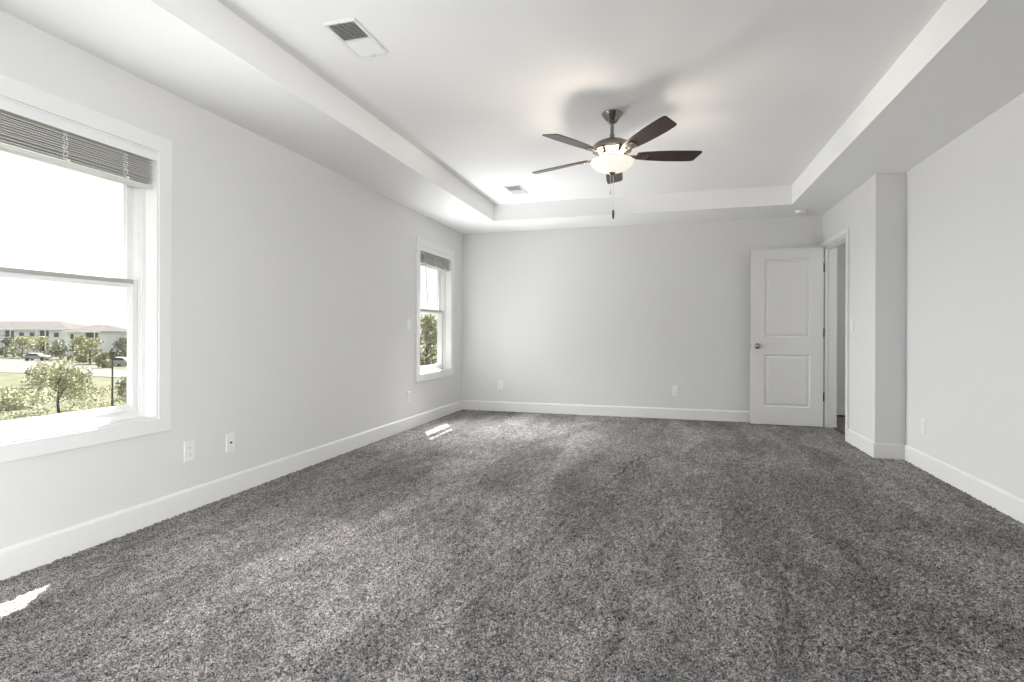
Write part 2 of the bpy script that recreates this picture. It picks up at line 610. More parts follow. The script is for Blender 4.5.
# plain strip behind the viewpoint and the backing under the doorway
extra = np.array([(GX0, YR - 0.02, -0.003), (GX1, YR - 0.02, -0.003), (GX1, GY0 + 0.01, -0.003), (GX0, GY0 + 0.01, -0.003),
                  (XD + 0.01, DY0, -0.004), (XD + 0.10, DY0, -0.004), (XD + 0.10, DY1, -0.004), (XD + 0.01, DY1, -0.004)])
nb = len(co)
co = np.vstack([co, extra])
fc = np.vstack([fc, [[nb, nb + 1, nb + 2, nb + 3], [nb + 4, nb + 5, nb + 6, nb + 7]]])
me = bpy.data.meshes.new('floor')
me.vertices.add(len(co))
me.vertices.foreach_set('co', co.astype(np.float32).ravel())
me.loops.add(fc.size)
me.loops.foreach_set('vertex_index', fc.astype(np.int32).ravel())
me.polygons.add(len(fc))
me.polygons.foreach_set('loop_start', np.arange(0, fc.size, 4, dtype=np.int32))
me.update(calc_edges=True)
me.materials.append(M['carpet'])
fl = bpy.data.objects.new('floor', me)
COL.objects.link(fl)
tag(fl, 'dark grey cut pile carpet floor with vacuum strokes', 'carpet floor', None, 'structure')

# ------------------------------------------------------------------ baseboards
BT, BH = 0.013, 0.131


def base_prof(s):
    # (offset from the wall, height) with an eased top edge
    return [(0, -0.02), (s * BT, -0.02), (s * BT, BH - 0.016), (s * (BT - 0.003), BH - 0.006), (s * 0.006, BH), (0, BH)]


def along_y(x, s, y0, y1):
    bm = bmesh.new()
    prism(bm, [(x + a, z) for a, z in base_prof(s)], 'y', y0, y1)
    return bm


def along_x(y, s, x0, x1):
    bm = bmesh.new()
    prism(bm, [(y + a, z) for a, z in base_prof(s)], 'x', x0, x1)
    return bm


struct('baseboard_left', along_y(XL, 1, YR, YB), M['trim'], 'white baseboard below the windows', 'baseboard')
struct('baseboard_back', along_x(YB, -1, XL, XD), M['trim'], 'white baseboard along the far wall', 'baseboard')
struct('baseboard_right', along_y(XR, -1, YR, YJ), M['trim'], 'white baseboard along the plain right wall', 'baseboard')
struct('baseboard_jog', along_x(YJ, -1, XD - BT, XR), M['trim'], 'short white baseboard on the stepped wall', 'baseboard')
struct('baseboard_doorway', along_y(XD, -1, YJ, DY0 - 0.058), M['trim'],
       'white baseboard between the doorway and the wall corner', 'baseboard')
struct('baseboard_rear', along_x(YR, 1, XL, XR), M['trim'], 'white baseboard behind the viewpoint', 'baseboard')

# ------------------------------------------------------------------ windows
def window(n, y0, y1, label):
    w = tag(empty('window_%d' % n, (XL, (y0 + y1) / 2, WZ0)), label, 'window', None, 'structure')
    off = Vector((XL, (y0 + y1) / 2, WZ0))

    def part(name, bm, m, parent=None, **k):
        for v in bm.verts:
            v.co -= off
        return obj(name, bm, m, parent if parent else w, **k)
    # casing: flat boards round the opening
    bm = bmesh.new()
    ring_yz(bm, (y0 - 0.080, WZ0 - 0.078, y1 + 0.080, WZ1 + 0.087), (y0, WZ0, y1, WZ1), XL, XL + 0.018)
    part('casing', bm, M['trim'], bevel=0.003)
    # jamb extension lining
    bm = bmesh.new()
    ring_yz(bm, (y0, WZ0, y1, WZ1), (y0 + 0.012, WZ0 + 0.012, y1 - 0.012, WZ1 - 0.010), XO + 0.03, XL + 0.012)
    part('jamb', bm, M['trim'], bevel=0.002)
    a0, a1, b0, b1 = y0 + 0.012, y1 - 0.012, WZ0 + 0.012, WZ1 - 0.010
    # vinyl frame with two tracks
    bm = bmesh.new()
    ring_yz(bm, (a0, b0, a1, b1), (a0 + 0.024, b0 + 0.022, a1 - 0.024, b1 - 0.030), -2.922, -2.815)
    for s, e in ((a0 + 0.024, 1), (a1 - 0.024, -1)):
        ya, yb = sorted((s, s + e * 0.008))
        box(bm, -2.883, ya, b0 + 0.022, -2.875, yb, b1 - 0.03)
        box(bm, -2.832, ya, b0 + 0.022, -2.824, yb, b1 - 0.03)
    box(bm, -2.842, a0 + 0.03, b0 + 0.022, -2.826, a1 - 0.03, b0 + 0.030)
    part('frame', bm, M['vinyl'], bevel=0.002)
    c0, c1, d0, d1 = a0 + 0.025, a1 - 0.025, b0 + 0.023, b1 - 0.031
    mz = 1.335
    # upper sash sits in the outer track
    bm = bmesh.new()
    ring_yz(bm, (c0, mz - 0.018, c1, d1), (c0 + 0.036, mz + 0.014, c1 - 0.036, d1 - 0.036), -2.905, -2.877)
    us = part('upper_sash', bm, M['vinyl'], bevel=0.004)
    part('glass', boxes((-2.893, c0 + 0.034, mz + 0.012, -2.888, c1 - 0.034, d1 - 0.034)), M['glass'], us)
    # lower sash in the inner track
    bm = bmesh.new()
    ring_yz(bm, (c0, d0, c1, mz + 0.018), (c0 + 0.038, d0 + 0.042, c1 - 0.038, mz - 0.020), -2.872, -2.836)
    ring_yz(bm, (c0 + 0.036, d0 + 0.040, c1 - 0.036, mz - 0.018), (c0 + 0.044, d0 + 0.048, c1 - 0.044, mz - 0.026), -2.864, -2.846)
    ls = part('lower_sash', bm, M['vinyl'], bevel=0.004)
    part('glass', boxes((-2.857, c0 + 0.036, d0 + 0.040, -2.852, c1 - 0.036, mz - 0.018)), M['glass'], ls)
    part('meeting_rail_strip', boxes((-2.8355, c0 + 0.03, mz - 0.006, -2.8335, c1 - 0.03, mz + 0.016)), M['strip'], ls)  # added strip; the rail's backlit shade is put into its grey colour
    # sash locks and lift rail
    for q in (0.3, 0.7):
        yy = c0 + q * (c1 - c0)
        bm = boxes((-2.868, yy - 0.028, mz + 0.018, -2.842, yy + 0.028, mz + 0.026), (-2.862, yy - 0.012, mz + 0.026, -2.846, yy + 0.020, mz + 0.034))
        part('sash_lock', bm, M['vinyl'], ls, bevel=0.002)
    part('lift_rail', boxes((-2.838, c0 + 0.06, d0 + 0.018, -2.828, c1 - 0.06, d0 + 0.026)), M['vinyl'], ls, bevel=0.002)
    return w


window(1, *WIN[0], 'large double hung window at the left edge with buildings beyond')
window(2, *WIN[1], 'narrow looking double hung window by the far corner')

w3 = window(3, -2.072, -1.128, 'double hung window in the right wall behind the viewpoint')
w3.location = (XR, -1.60, WZ0)  # out of view, added to go with the fill lamps on this side
w3.rotation_euler = (0, 0, PI)


def blind(y0, y1, label, wand=0.155):
    """raised slat blind stacked under the head of a window"""
    w = tag(empty('window_blind', (-2.785, (y0 + y1) / 2, WZ1 - 0.010)), label, 'blind', 'raised window blinds')
    off = Vector((-2.785, (y0 + y1) / 2, WZ1 - 0.010))

    def part(name, bm, m, parent=None, **k):
        for v in bm.verts:
            v.co -= off
        return obj(name, bm, m, parent if parent else w, **k)
    a0, a1 = y0 + 0.016, y1 - 0.016
    part('headrail', boxes((-2.808, a0, 2.018, -2.748, a1, 2.060)), M['trim'], bevel=0.003)
    part('valance', boxes((-2.746, a0 - 0.003, 2.014, -2.738, a1 + 0.003, 2.062)), M['trim'], bevel=0.002)
    z = 2.002
    k = 0
    while z > 1.884:
        tl = rnd.uniform(-0.09, 0.09)
        dx = rnd.uniform(-0.006, 0.006)
        bm = boxes((-2.806 + dx, a0 + 0.004, z - 0.0016, -2.757 + dx, a1 - 0.004, z + 0.0016))
        bmesh.ops.rotate(bm, verts=bm.verts, cent=(-2.78, 0, z), matrix=Matrix.Rotation(tl, 3, 'Y'))
        part('slat', bm, M['blind'])
        z -= 0.0098 + (0.004 if k % 3 == 2 else 0)
        k += 1
    part('bottom_rail', boxes((-2.808, a0 + 0.003, 1.856, -2.755, a1 - 0.003, 1.875)), M['blind'], bevel=0.004)
    for q in (0.17, 0.495, 0.82):
        yy = a0 + q * (a1 - a0)
        bm = bmesh.new()
        for e in (-0.007, 0.007):
            zz = [2.014 - i * 0.0115 for i in range(13)]
            tube(bm, [(-2.752 + 0.003 * math.sin(i * 2.1 + e * 300), yy + e + 0.004 * math.sin(i * 1.7), z_) for i, z_ in enumerate(zz)], 0.0016, 6)
        for i in range(7):
            zz = 1.885 + 0.019 * i
            tube(bm, [(-2.752, yy - 0.011, zz), (-2.748, yy, zz - 0.005), (-2.752, yy + 0.012, zz + 0.002)], 0.0015, 6)
        part('ladder_cord', bm, M['cord'])
        bm = bmesh.new()
        lathe(bm, [(0.0, -0.006), (0.007, -0.005), (0.008, 0.0), (0.005, 0.006), (0.0, 0.007)], 12, (-2.747, yy + 0.010, 1.880), close=False)
        part('cord_button', bm, M['cord'], smooth=True)
    yy = y0 + wand
    bm = bmesh.new()
    tube(bm, [(-2.742, yy, 2.02), (-2.741, yy + 0.002, 1.99), (-2.738, yy + 0.035, 1.60), (-2.736, yy + 0.065, 1.43)], [0.003, 0.0035, 0.0035, 0.005], 8)
    part('tilt_wand', bm, M['wand'], smooth=True)
    return w


blind(*WIN[0], 'raised white slat blind in the large near window', 0.06)
blind(*WIN[1], 'raised white slat blind with wand in the window by the far corner')

# roof overhang outside the left wall
struct('trim_6', boxes((-3.295, YR - 0.4, 2.60, XO, YB + 0.5, 2.74)), M['siding'], 'roof overhang outside above the windows', 'eave')

# ------------------------------------------------------------------ doorway trim and door
bm = bmesh.new()
box(bm, XD - 0.018, DY0 - 0.058, -0.01, XD, DY0 - 0.002, DZ + 0.058)
box(bm, XD - 0.018, DY1 + 0.002, -0.01, XD, DY1 + 0.058, DZ + 0.058)
box(bm, XD - 0.018, DY0 - 0.002, DZ + 0.002, XD, DY1 + 0.002, DZ + 0.058)
struct('trim_1', bm, M['trim'], 'white casing round the doorway', 'door casing', bevel=0.003)
bm = bmesh.new()
jt = 0.018
box(bm, XD, DY0 - 0.001, -0.01, HX, DY0 + jt, DZ)
box(bm, XD, DY1 - jt, -0.01, HX, DY1 + 0.001, DZ)
box(bm, XD, DY0 + jt, DZ - jt, HX, DY1 - jt, DZ)
# stops
box(bm, XD + 0.040, DY0 + jt, -0.01, XD + 0.078, DY0 + jt + 0.011, DZ - jt)
box(bm, XD + 0.040, DY1 - jt - 0.011, -0.01, XD + 0.078, DY1 - jt, DZ - jt)
box(bm, XD + 0.040, DY0 + jt, DZ - jt - 0.011, XD + 0.078, DY1 - jt, DZ - jt)
struct('trim_2', bm, M['trim'], 'white jamb lining inside the doorway', 'door jamb', bevel=0.002)
bm = bmesh.new()
box(bm, HX, DY0 - 0.058, -0.01, HX + 0.016, DY0, DZ + 0.058)
box(bm, HX, DY1 + 0.006, -0.01, HX + 0.012, DY1 + 0.058, DZ + 0.058)
box(bm, HX, DY0, DZ, HX + 0.016, DY1, DZ + 0.058)
struct('trim_3', bm, M['trim'], 'white casing on the hall side of the doorway', 'door casing', bevel=0.003)

DW, DH, DT = 0.756, 2.032, 0.035
DX1, DYF = 1.690, 6.862                       # hinge edge, room-side face of the open leaf
door = tag(empty('door_1', (DX1, DYF + DT / 2, 0.012)), 'white two panel door standing open against the far wall', 'door', None, 'structure')


def door_face(bm, y, s):
    """moulded two-panel face, local coordinates: x from -DW to 0"""
    px0, px1 = -0.612, -0.130
    rows = [(0.206, 0.812), (1.012, 1.918)]
    xs = [-DW, px0, px1, 0]
    zs = [0, rows[0][0], rows[0][1], rows[1][0], rows[1][1], DH]
    g = {}
    for i, x in enumerate(xs):
        for k, z in enumerate(zs):
            g[i, k] = bm.verts.new((x, y, z))
    for i in range(3):
        for k in range(5):
            if i == 1 and k in (1, 3):
                continue
            bm.faces.new([g[i, k], g[i + 1, k], g[i + 1, k + 1], g[i, k + 1]])
    for k in (1, 3):
        prev = [g[1, k], g[2, k], g[2, k + 1], g[1, k + 1]]
        for ins, dep in ((0.003, 0.004), (0.012, 0.013), (0.018, 0.0135), (0.036, 0.005), (0.042, 0.004)):
            x0, x1, z0, z1 = px0 + ins, px1 - ins, zs[k] + ins, zs[k + 1] - ins
            cur = [bm.verts.new((a, y + s * dep, c)) for a, c in ((x0, z0), (x1, z0), (x1, z1), (x0, z1))]
            for q in range(4):
                j = (q + 1) % 4
                bm.faces.new([prev[q], prev[j], cur[j], cur[q]])
            prev = cur
        bm.faces.new(prev)
    return [g[0, 0], g[3, 0], g[3, 5], g[0, 5]]


bm = bmesh.new()
A = door_face(bm, -DT / 2, 1)
B = door_face(bm, DT / 2, -1)
# edges
for (x0, z0, x1, z1) in ((-DW, 0, 0, 0), (0, 0, 0, DH), (0, DH, -DW, DH), (-DW, DH, -DW, 0)):
    quad(bm, (x0, -DT / 2, z0), (x1, -DT / 2, z1), (x1, DT / 2, z1), (x0, DT / 2, z0))
bmesh.ops.remove_doubles(bm, verts=bm.verts, dist=1e-5)
obj('leaf', bm, M['door'], door)
# knob set on both faces
for s in (-1, 1):
    bm = bmesh.new()
    y = s * DT / 2
    lathe(bm, [(0.0, 0.0), (0.033, 0.0), (0.033, s * 0.004), (0.028, s * 0.009), (0.013, s * 0.011), (0.012, s * 0.026), (0.018, s * 0.032),
               (0.026, s * 0.040), (0.0275, s * 0.050), (0.023, s * 0.058), (0.010, s * 0.062), (0.0, s * 0.0625)], 28,
          (-DW + 0.072, y, 0.908), axis='y', close=False)
    obj('door_knob', bm, M['knob'], door, smooth=True, angle=40)
bm = boxes((-DW - 0.0015, -0.012, 0.880, -DW + 0.001, 0.012, 0.936))
obj('latch_plate', bm, M['knob'], door)
for z in (0.335, 1.066, 1.806):
    bm = bmesh.new()
    box(bm, 0.0, -DT / 2 + 0.002, z - 0.045, 0.003, DT / 2 + 0.008, z + 0.045)
    box(bm, 0.003, DT / 2 + 0.001, z - 0.045, 0.024, DT / 2 + 0.004, z + 0.045)
    lathe(bm, [(0.0065, -0.047), (0.0065, 0.047)], 12, (0.010, DT / 2 - 0.006, z))
    for e in (-0.05, 0.05):
        lathe(bm, [(0.003, -0.004), (0.005, 0), (0.003, 0.004)], 10, (0.010, DT / 2 - 0.006, z + e))
    obj('hinge', bm, M['bronze'], door)

# ------------------------------------------------------------------ wall plates
def plate_thing(name, loc, facing, label, cat, kind, group=None):
    """facing: '+x', '-x', '-y' — the way the plate looks into the room"""
    rz = {'-y': 0.0, '+x': PI / 2, '-x': -PI / 2}[facing]
    w = tag(empty(name, loc, rz), label, cat, group)

    def part(nm, bm, m, **k):
        return obj(nm, bm, m, w, **k)
    pw, ph = 0.036, 0.0585
    bm = bmesh.new()
    # plate with eased edge, local -y into the room
    prev = None
    for ins, d in ((0.0, 0.0), (0.0, -0.003), (0.003, -0.006)):
        cur = [bm.verts.new((a * (pw - ins), d, c * (ph - ins))) for a, c in ((-1, -1), (1, -1), (1, 1), (-1, 1))]
        if prev:
            for q in range(4):
                bm.faces.new([prev[q], prev[(q + 1) % 4], cur[(q + 1) % 4], cur[q]])
        prev = cur
    bm.faces.new(prev)
    part('cover_plate', bm, M['plate'])
    if kind == 'duplex':
        for s in (-1, 1):
            bm = bmesh.new()
            zc = s * 0.0195
            pts = []
            for k in range(24):
                a = 2 * PI * k / 24
                pts.append((max(-0.0145, min(0.0145, 0.0175 * math.cos(a))), zc + max(-0.0145, min(0.0145, 0.0175 * math.sin(a)))))
            prism(bm, pts, 'y', -0.0085, -0.004)
            r = part('receptacle', bm, M['plate'])
            bm = boxes((-0.0075, -0.0088, zc - 0.001, -0.0055, -0.0083, zc + 0.008), (0.0050, -0.0088, zc - 0.001, 0.0070, -0.0083, zc + 0.007))
            lathe(bm, [(0.0024, -0.0088), (0.0024, -0.0083)], 12, (0, 0, zc - 0.0075), axis='y')
            obj('slots', bm, M['slot'], r)
        bm = bmesh.new()
        lathe(bm, [(0.0035, -0.0072), (0.0035, -0.0055)], 12, axis='y')
        part('screw', bm, M['plate'])
    elif kind == 'coax':
        bm = bmesh.new()
        lathe(bm, [(0.0075, -0.0055), (0.0075, -0.008), (0.0050, -0.008), (0.0050, -0.014)], 12, axis='y')
        part('coax_socket', bm, M['slot'])
        for s in (-1, 1):
            bm = bmesh.new()
            lathe(bm, [(0.0032, -0.0068), (0.0032, -0.0055)], 12, (0, 0, s * 0.042), axis='y')
            part('screw', bm, M['plate'])
    elif kind in ('rocker', 'rocker_outlet'):
        bm = bmesh.new()
        prism(bm, [(-0.0055, -0.033), (-0.0095, -0.033), (-0.0070, 0.0), (-0.0115, 0.033), (-0.0055, 0.033)], 'x', -0.0165, 0.0165)
        part('rocker', bm, M['plate'])
        for s in (-1, 1):
            bm = bmesh.new()
            lathe(bm, [(0.0032, -0.0068), (0.0032, -0.0055)], 12, (0, 0, s * 0.048), axis='y')
            part('screw', bm, M['plate'])
    return w


plate_thing('wall_outlet', (XL, 2.571, 0.352), '+x', 'white duplex outlet just below the large near window corner', 'outlet', 'duplex')
plate_thing('cable_outlet', (XL, 2.887, 0.343), '+x', 'white cable plate with one dark round socket on the window wall', 'cable outlet', 'coax')
plate_thing('light_switch', (XL, 5.417, 1.152), '+x', 'white switch plate on the wall beside the far corner window', 'switch', 'rocker')
plate_thing('wall_outlet', (XL, 5.420, 0.357), '+x', 'white outlet low on the window wall under the switch plate', 'outlet', 'duplex')
plate_thing('wall_outlet', (-2.190, YB, 0.352), '-y', 'white outlet on the far wall near the window corner', 'outlet', 'duplex')
plate_thing('wall_outlet', (0.093, YB, 0.349), '-y', 'white outlet on the far wall near the open door', 'outlet', 'duplex')
plate_thing('wall_outlet', (XR, 4.987, 0.342), '-x', 'white outlet low on the plain right wall', 'outlet', 'duplex')
plate_thing('light_switch', (XD, 5.940, 1.148), '-x', 'white light switch beside the doorway', 'switch', 'rocker')

# ------------------------------------------------------------------ smoke detector
sd = tag(empty('smoke_detector', (1.43, 6.70, ZS)), 'round white smoke detector on the ceiling border above the door', 'smoke detector')
bm = bmesh.new()
lathe(bm, [(0.070, 0.0), (0.070, -0.008), (0.066, -0.010)], 32)
obj('base', bm, M['smoke'], sd, smooth=True, angle=40)
bm = bmesh.new()
lathe(bm, [(0.062, -0.010), (0.062, -0.018), (0.058, -0.030), (0.045, -0.038), (0.020, -0.041), (0.0, -0.041)], 32, close=False)
obj('cover', bm, M['smoke'], sd, smooth=True, angle=40)

# ------------------------------------------------------------------ ceiling registers
def register(x0, x1, y0, y1, label):
    cx, cy = (x0 + x1) / 2, (y0 + y1) / 2
    w = tag(empty('ceiling_vent', (cx, cy, ZT)), label, 'vent', 'ceiling supply vents')
    hx, hy = (x1 - x0) / 2, (y1 - y0) / 2
    # dished stamped frame
    bm = bmesh.new()
    prev = None
    for ins, z in ((0.0, 0.0), (0.0, -0.009), (0.002, -0.011), (0.015, -0.009), (0.017, -0.002)):
        cur = [bm.verts.new((a * (hx - ins), c * (hy - ins), z)) for a, c in ((-1, -1), (1, -1), (1, 1), (-1, 1))]
        if prev:
            for q in range(4):
                bm.faces.new([prev[q], prev[(q + 1) % 4], cur[(q + 1) % 4], cur[q]])
        prev = cur
    obj('frame', bm, M['louver'], w)
    ix, iy = hx - 0.016, hy - 0.016
    obj('duct_opening', boxes((-ix, -iy, -0.0025, ix, iy, -0.0005)), M['duct'], w)
    # two banks of fins tilted opposite ways with a bar between them
    obj('centre_bar', boxes((-ix, -0.006, -0.011, ix, 0.006, -0.003)), M['louver'], w)
    for bank, ang, pitch in ((-1, 32, 0.0105), (1, -48, 0.0105)):
        n = int((iy - 0.008) / pitch)
        for k in range(n):
            yc = bank * (0.012 + pitch * (k + 0.35))
            bm = boxes((-ix, -0.0055, -0.0005, ix, 0.0055, 0.0005))
            bmesh.ops.rotate(bm, verts=bm.verts, cent=(0, 0, 0), matrix=Matrix.Rotation(math.radians(ang), 3, 'X'))
            bmesh.ops.translate(bm, verts=bm.verts, vec=(0, yc, -0.0075))
            obj('louver_fin', bm, M['louver'], w)
    obj('damper_lever', boxes((-0.012, iy - 0.010, -0.020, 0.012, iy - 0.006, -0.004)), M['louver'], w)
    for s in (-1, 1):
        bm = bmesh.new()
        lathe(bm, [(0.004, -0.0125), (0.003, -0.0140)], 10, (0, s * (hy - 0.008), 0))
        obj('screw', bm, M['duct'], w)
    return w


register(-1.698, -1.514, 2.385, 2.735, 'white ceiling register nearest the viewpoint with dark slots')
register(-1.705, -1.520, 5.565, 5.905, 'small looking ceiling register near the far corner of the tray')

# ------------------------------------------------------------------ ceiling fan
FX, FY = -0.389, 3.932
fan = tag(empty('ceiling_fan', (FX, FY, ZT)), 'five blade walnut ceiling fan with lit bowl light and pull chains', 'ceiling fan')


def fpart(name, bm, m, parent=None, **k):
    k.setdefault('smooth', True)
    k.setdefault('angle', 40)
    return obj(name, bm, m, parent if parent else fan, **k)


def zz(z):
    return z - ZT


bm = bmesh.new()
lathe(bm, [(0.0, 0.0), (0.074, 0.0), (0.076, -0.006), (0.073, -0.012), (0.056, -0.034), (0.042, -0.052), (0.036, -0.062), (0.030, -0.068), (0.018, -0.071), (0.0, -0.071)], 40, close=False)
fpart('canopy', bm, M['nickel'])
bm = bmesh.new()
lathe(bm, [(0.0125, -0.066), (0.0125, zz(2.470))], 20)
fpart('downrod', bm, M['nickel'])
bm = bmesh.new()
lathe(bm, [(0.0, zz(2.492)), (0.017, zz(2.492)), (0.019, zz(2.470)), (0.026, zz(2.462)), (0.030, zz(2.455)), (0.060, zz(2.450)), (0.100, zz(2.437)), (0.130, zz(2.418)),
           (0.142, zz(2.400)), (0.144, zz(2.385)), (0.138, zz(2.370)), (0.112, zz(2.360)), (0.090, zz(2.352)), (0.070, zz(2.342)), (0.0, zz(2.342))], 48, close=False)
fpart('motor_housing', bm, M['nickel'])
bm = bmesh.new()
lathe(bm, [(0.048, zz(2.343)), (0.048, zz(2.334)), (0.042, zz(2.326)), (0.0, zz(2.326))], 32, close=False)
fpart('light_fitter', bm, M['nickel'])

BLZ = zz(2.336)
# the blade ring hangs slightly out of level
GXT, GYT = 0.0347 * math.cos(0.2806) + 0.032 * math.sin(0.2806), 0.0347 * math.sin(0.2806) - 0.032 * math.cos(0.2806)
TILT = Matrix.Rotation(math.hypot(GXT, GYT), 4, Vector((GYT, -GXT, 0)))


def blade_outline():
    # far edge (+y), slanted end with rounded corners, near edge (-y)
    up = [(0.180, 0.040), (0.24, 0.050), (0.32, 0.059), (0.42, 0.065), (0.52, 0.067), (0.595, 0.064), (0.618, 0.060), (0.628, 0.052)]
    lo = [(0.652, -0.044), (0.650, -0.056), (0.638, -0.063), (0.60, -0.066), (0.52, -0.067), (0.42, -0.065), (0.32, -0.059), (0.24, -0.050), (0.180, -0.040)]
    return up + lo


for k in range(5):
    a = math.radians(221.3 + 16.08 + 72 * k)
    T = Matrix.Translation((0, 0, BLZ)) @ TILT @ Matrix.Rotation(a, 4, 'Z') @ Matrix.Rotation(math.radians(-13), 4, 'X')
    bm = bmesh.new()
    prism(bm, blade_outline(), 'z', 0.0, 0.006)
    bl = obj('blade', bm, M['walnut'], fan, bevel=0.0015)
    bl.matrix_local = T
    # cast bracket: flared plate under the blade with three screws, arm from the motor
    bm = bmesh.new()
    prism(bm, [(0.100, 0.016), (0.165, 0.014), (0.20, 0.030), (0.245, 0.036), (0.262, 0.028), (0.268, 0.0),
               (0.262, -0.028), (0.245, -0.036), (0.20, -0.030), (0.165, -0.014), (0.100, -0.016)], 'z', -0.006, -0.0005)
    obj('blade_bracket', bm, M['nickel'], bl, bevel=0.0015)
    bm = bmesh.new()
    tube(bm, [(0.085, 0, 0.004), (0.125, 0, -0.004), (0.175, 0, -0.004)], [0.014, 0.011, 0.008], 12)
    obj('bracket_arm', bm, M['nickel'], bl, smooth=True, angle=40)
    for sxx, syy in ((0.215, 0.018), (0.215, -0.018), (0.248, 0.0)):
        bm = bmesh.new()
        lathe(bm, [(0.0055, -0.0085), (0.006, -0.0055)], 10, (sxx, syy, 0))
        obj('screw', bm, M['nickel'], bl)

# opal bowl, open at the top
bm = bmesh.new()
prof = [(0.140, zz(2.306)), (0.149, zz(2.302)), (0.154, zz(2.294)), (0.149, zz(2.281)), (0.130, zz(2.259)), (0.100, zz(2.239)), (0.066, zz(2.226)), (0.032, zz(2.219)), (0.0, zz(2.217))]
inner = [(r - 0.004 if r > 0.01 else 0.0, h + 0.004) for r, h in prof][::-1]
lathe(bm, prof + inner[:1] + inner[1:], 48, close=False)
fpart('light_bowl', bm, M['opal'])
bm = bmesh.new()
lathe(bm, [(0.0, zz(2.224)), (0.024, zz(2.220)), (0.025, zz(2.212)), (0.016, zz(2.205)), (0.010, zz(2.194)), (0.012, zz(2.188)), (0.006, zz(2.180)), (0.0, zz(2.179))], 24, close=False)
fpart('finial', bm, M['nickel'])
# light stem inside and the bulbs
bm = bmesh.new()
lathe(bm, [(0.008, zz(2.320)), (0.008, zz(2.216))], 12)
fpart('stem', bm, M['nickel'])


def chain(name, x, y, z0, z1, fobm, fl_, fr):
    bm = bmesh.new()
    n = int((z0 - z1) / 0.006)
    for k in range(n):
        c = (x, y, zz(z0 - k * 0.006))
        lathe(bm, [(0.0004, 0.0032), (0.0017, 0.0016), (0.0020, 0.0), (0.0017, -0.0016), (0.0004, -0.0032)], 6, c)
    ch = fpart(name, bm, M['chain'])
    bm = bmesh.new()
    lathe(bm, [(0.0, 0.004), (fr * 0.5, 0.003), (fr * 0.8, -0.004), (fr, -fl_ * 0.5), (fr * 0.9, -fl_ * 0.85), (fr * 0.5, -fl_), (0.0, -fl_)], 14, (x, y, zz(z1)), close=False)
    fpart('fob', bm, fobm, ch)


chain('pull_chain', 0.010, -0.010, 2.182, 1.945, M['fob'], 0.062, 0.0085)
chain('pull_chain', -0.012, 0.006, 2.182, 2.085, M['cord'], 0.022, 0.006)

# bulbs inside the bowl
for a in (math.radians(310), math.radians(35), math.radians(190)):
    d = bpy.data.lights.new('fan_bulb', 'POINT')
    d.energy = 8.5
    d.color = (1.0, 0.88, 0.74)
    d.shadow_soft_size = 0.015
    o = bpy.data.objects.new('fan_bulb', d)
    COL.objects.link(o)
    o.location = (FX + 0.08 * math.cos(a), FY + 0.08 * math.sin(a), 2.310)

# unseen lamp added to brighten the hallway
d = bpy.data.lights.new('hall_light', 'POINT')
d.energy = 2.2
d.shadow_soft_size = 0.15
d.color = (1.0, 0.93, 0.88)
o = bpy.data.objects.new('hall_light', d)
COL.objects.link(o)
o.location = (2.5, 6.3, 2.25)

# ------------------------------------------------------------------ outdoors
GZ = -5.0
bm = bmesh.new()
quad(bm, (-420, -150, GZ), (-6, -150, GZ), (-6, 420, GZ), (-420, 420, GZ))
struct('ground', bm, M['grass'], 'green meadow outside between the house and the street', 'ground')
bm = bmesh.new()
near = [(-220, 42), (-130, 46), (-94, 55.3), (-83, 55.8), (-67, 53.6), (-45, 55), (-29, 61), (-12, 66)]
far = [(-220, 74), (-160, 78), (-145, 84), (-112, 76), (-78, 63), (-52, 70), (-40, 81), (-12, 90)]
for (a, b_), (c, d_) in zip(zip(near, far), zip(near[1:], far[1:])):
    quad(bm, (*a, GZ + 0.06), (*c, GZ + 0.06), (*d_, GZ + 0.06), (*b_, GZ + 0.06))
bmesh.ops.remove_doubles(bm, verts=bm.verts, dist=1e-4)
r = bmesh.ops.extrude_face_region(bm, geom=list(bm.faces))
bmesh.ops.translate(bm, verts=[v for v in r['geom'] if isinstance(v, bmesh.types.BMVert)], vec=(0, 0, -0.2))
struct('street', bm, M['street'], 'pale concrete street beyond the meadow', 'street')


def leaf(bm, c, s, g):
    n = Vector((g.gauss(0, 1), g.gauss(0, 1), g.gauss(0, 1) + 0.4)).normalized()
    a = n.orthogonal().normalized()
    a = Matrix.Rotation(g.uniform(0, 2 * PI), 3, n) @ a
    b2 = n.cross(a)
    c = Vector(c)
    bm.faces.new([bm.verts.new(c + a * s), bm.verts.new(c + b2 * s * 0.55), bm.verts.new(c - a * s), bm.verts.new(c - b2 * s * 0.55)])


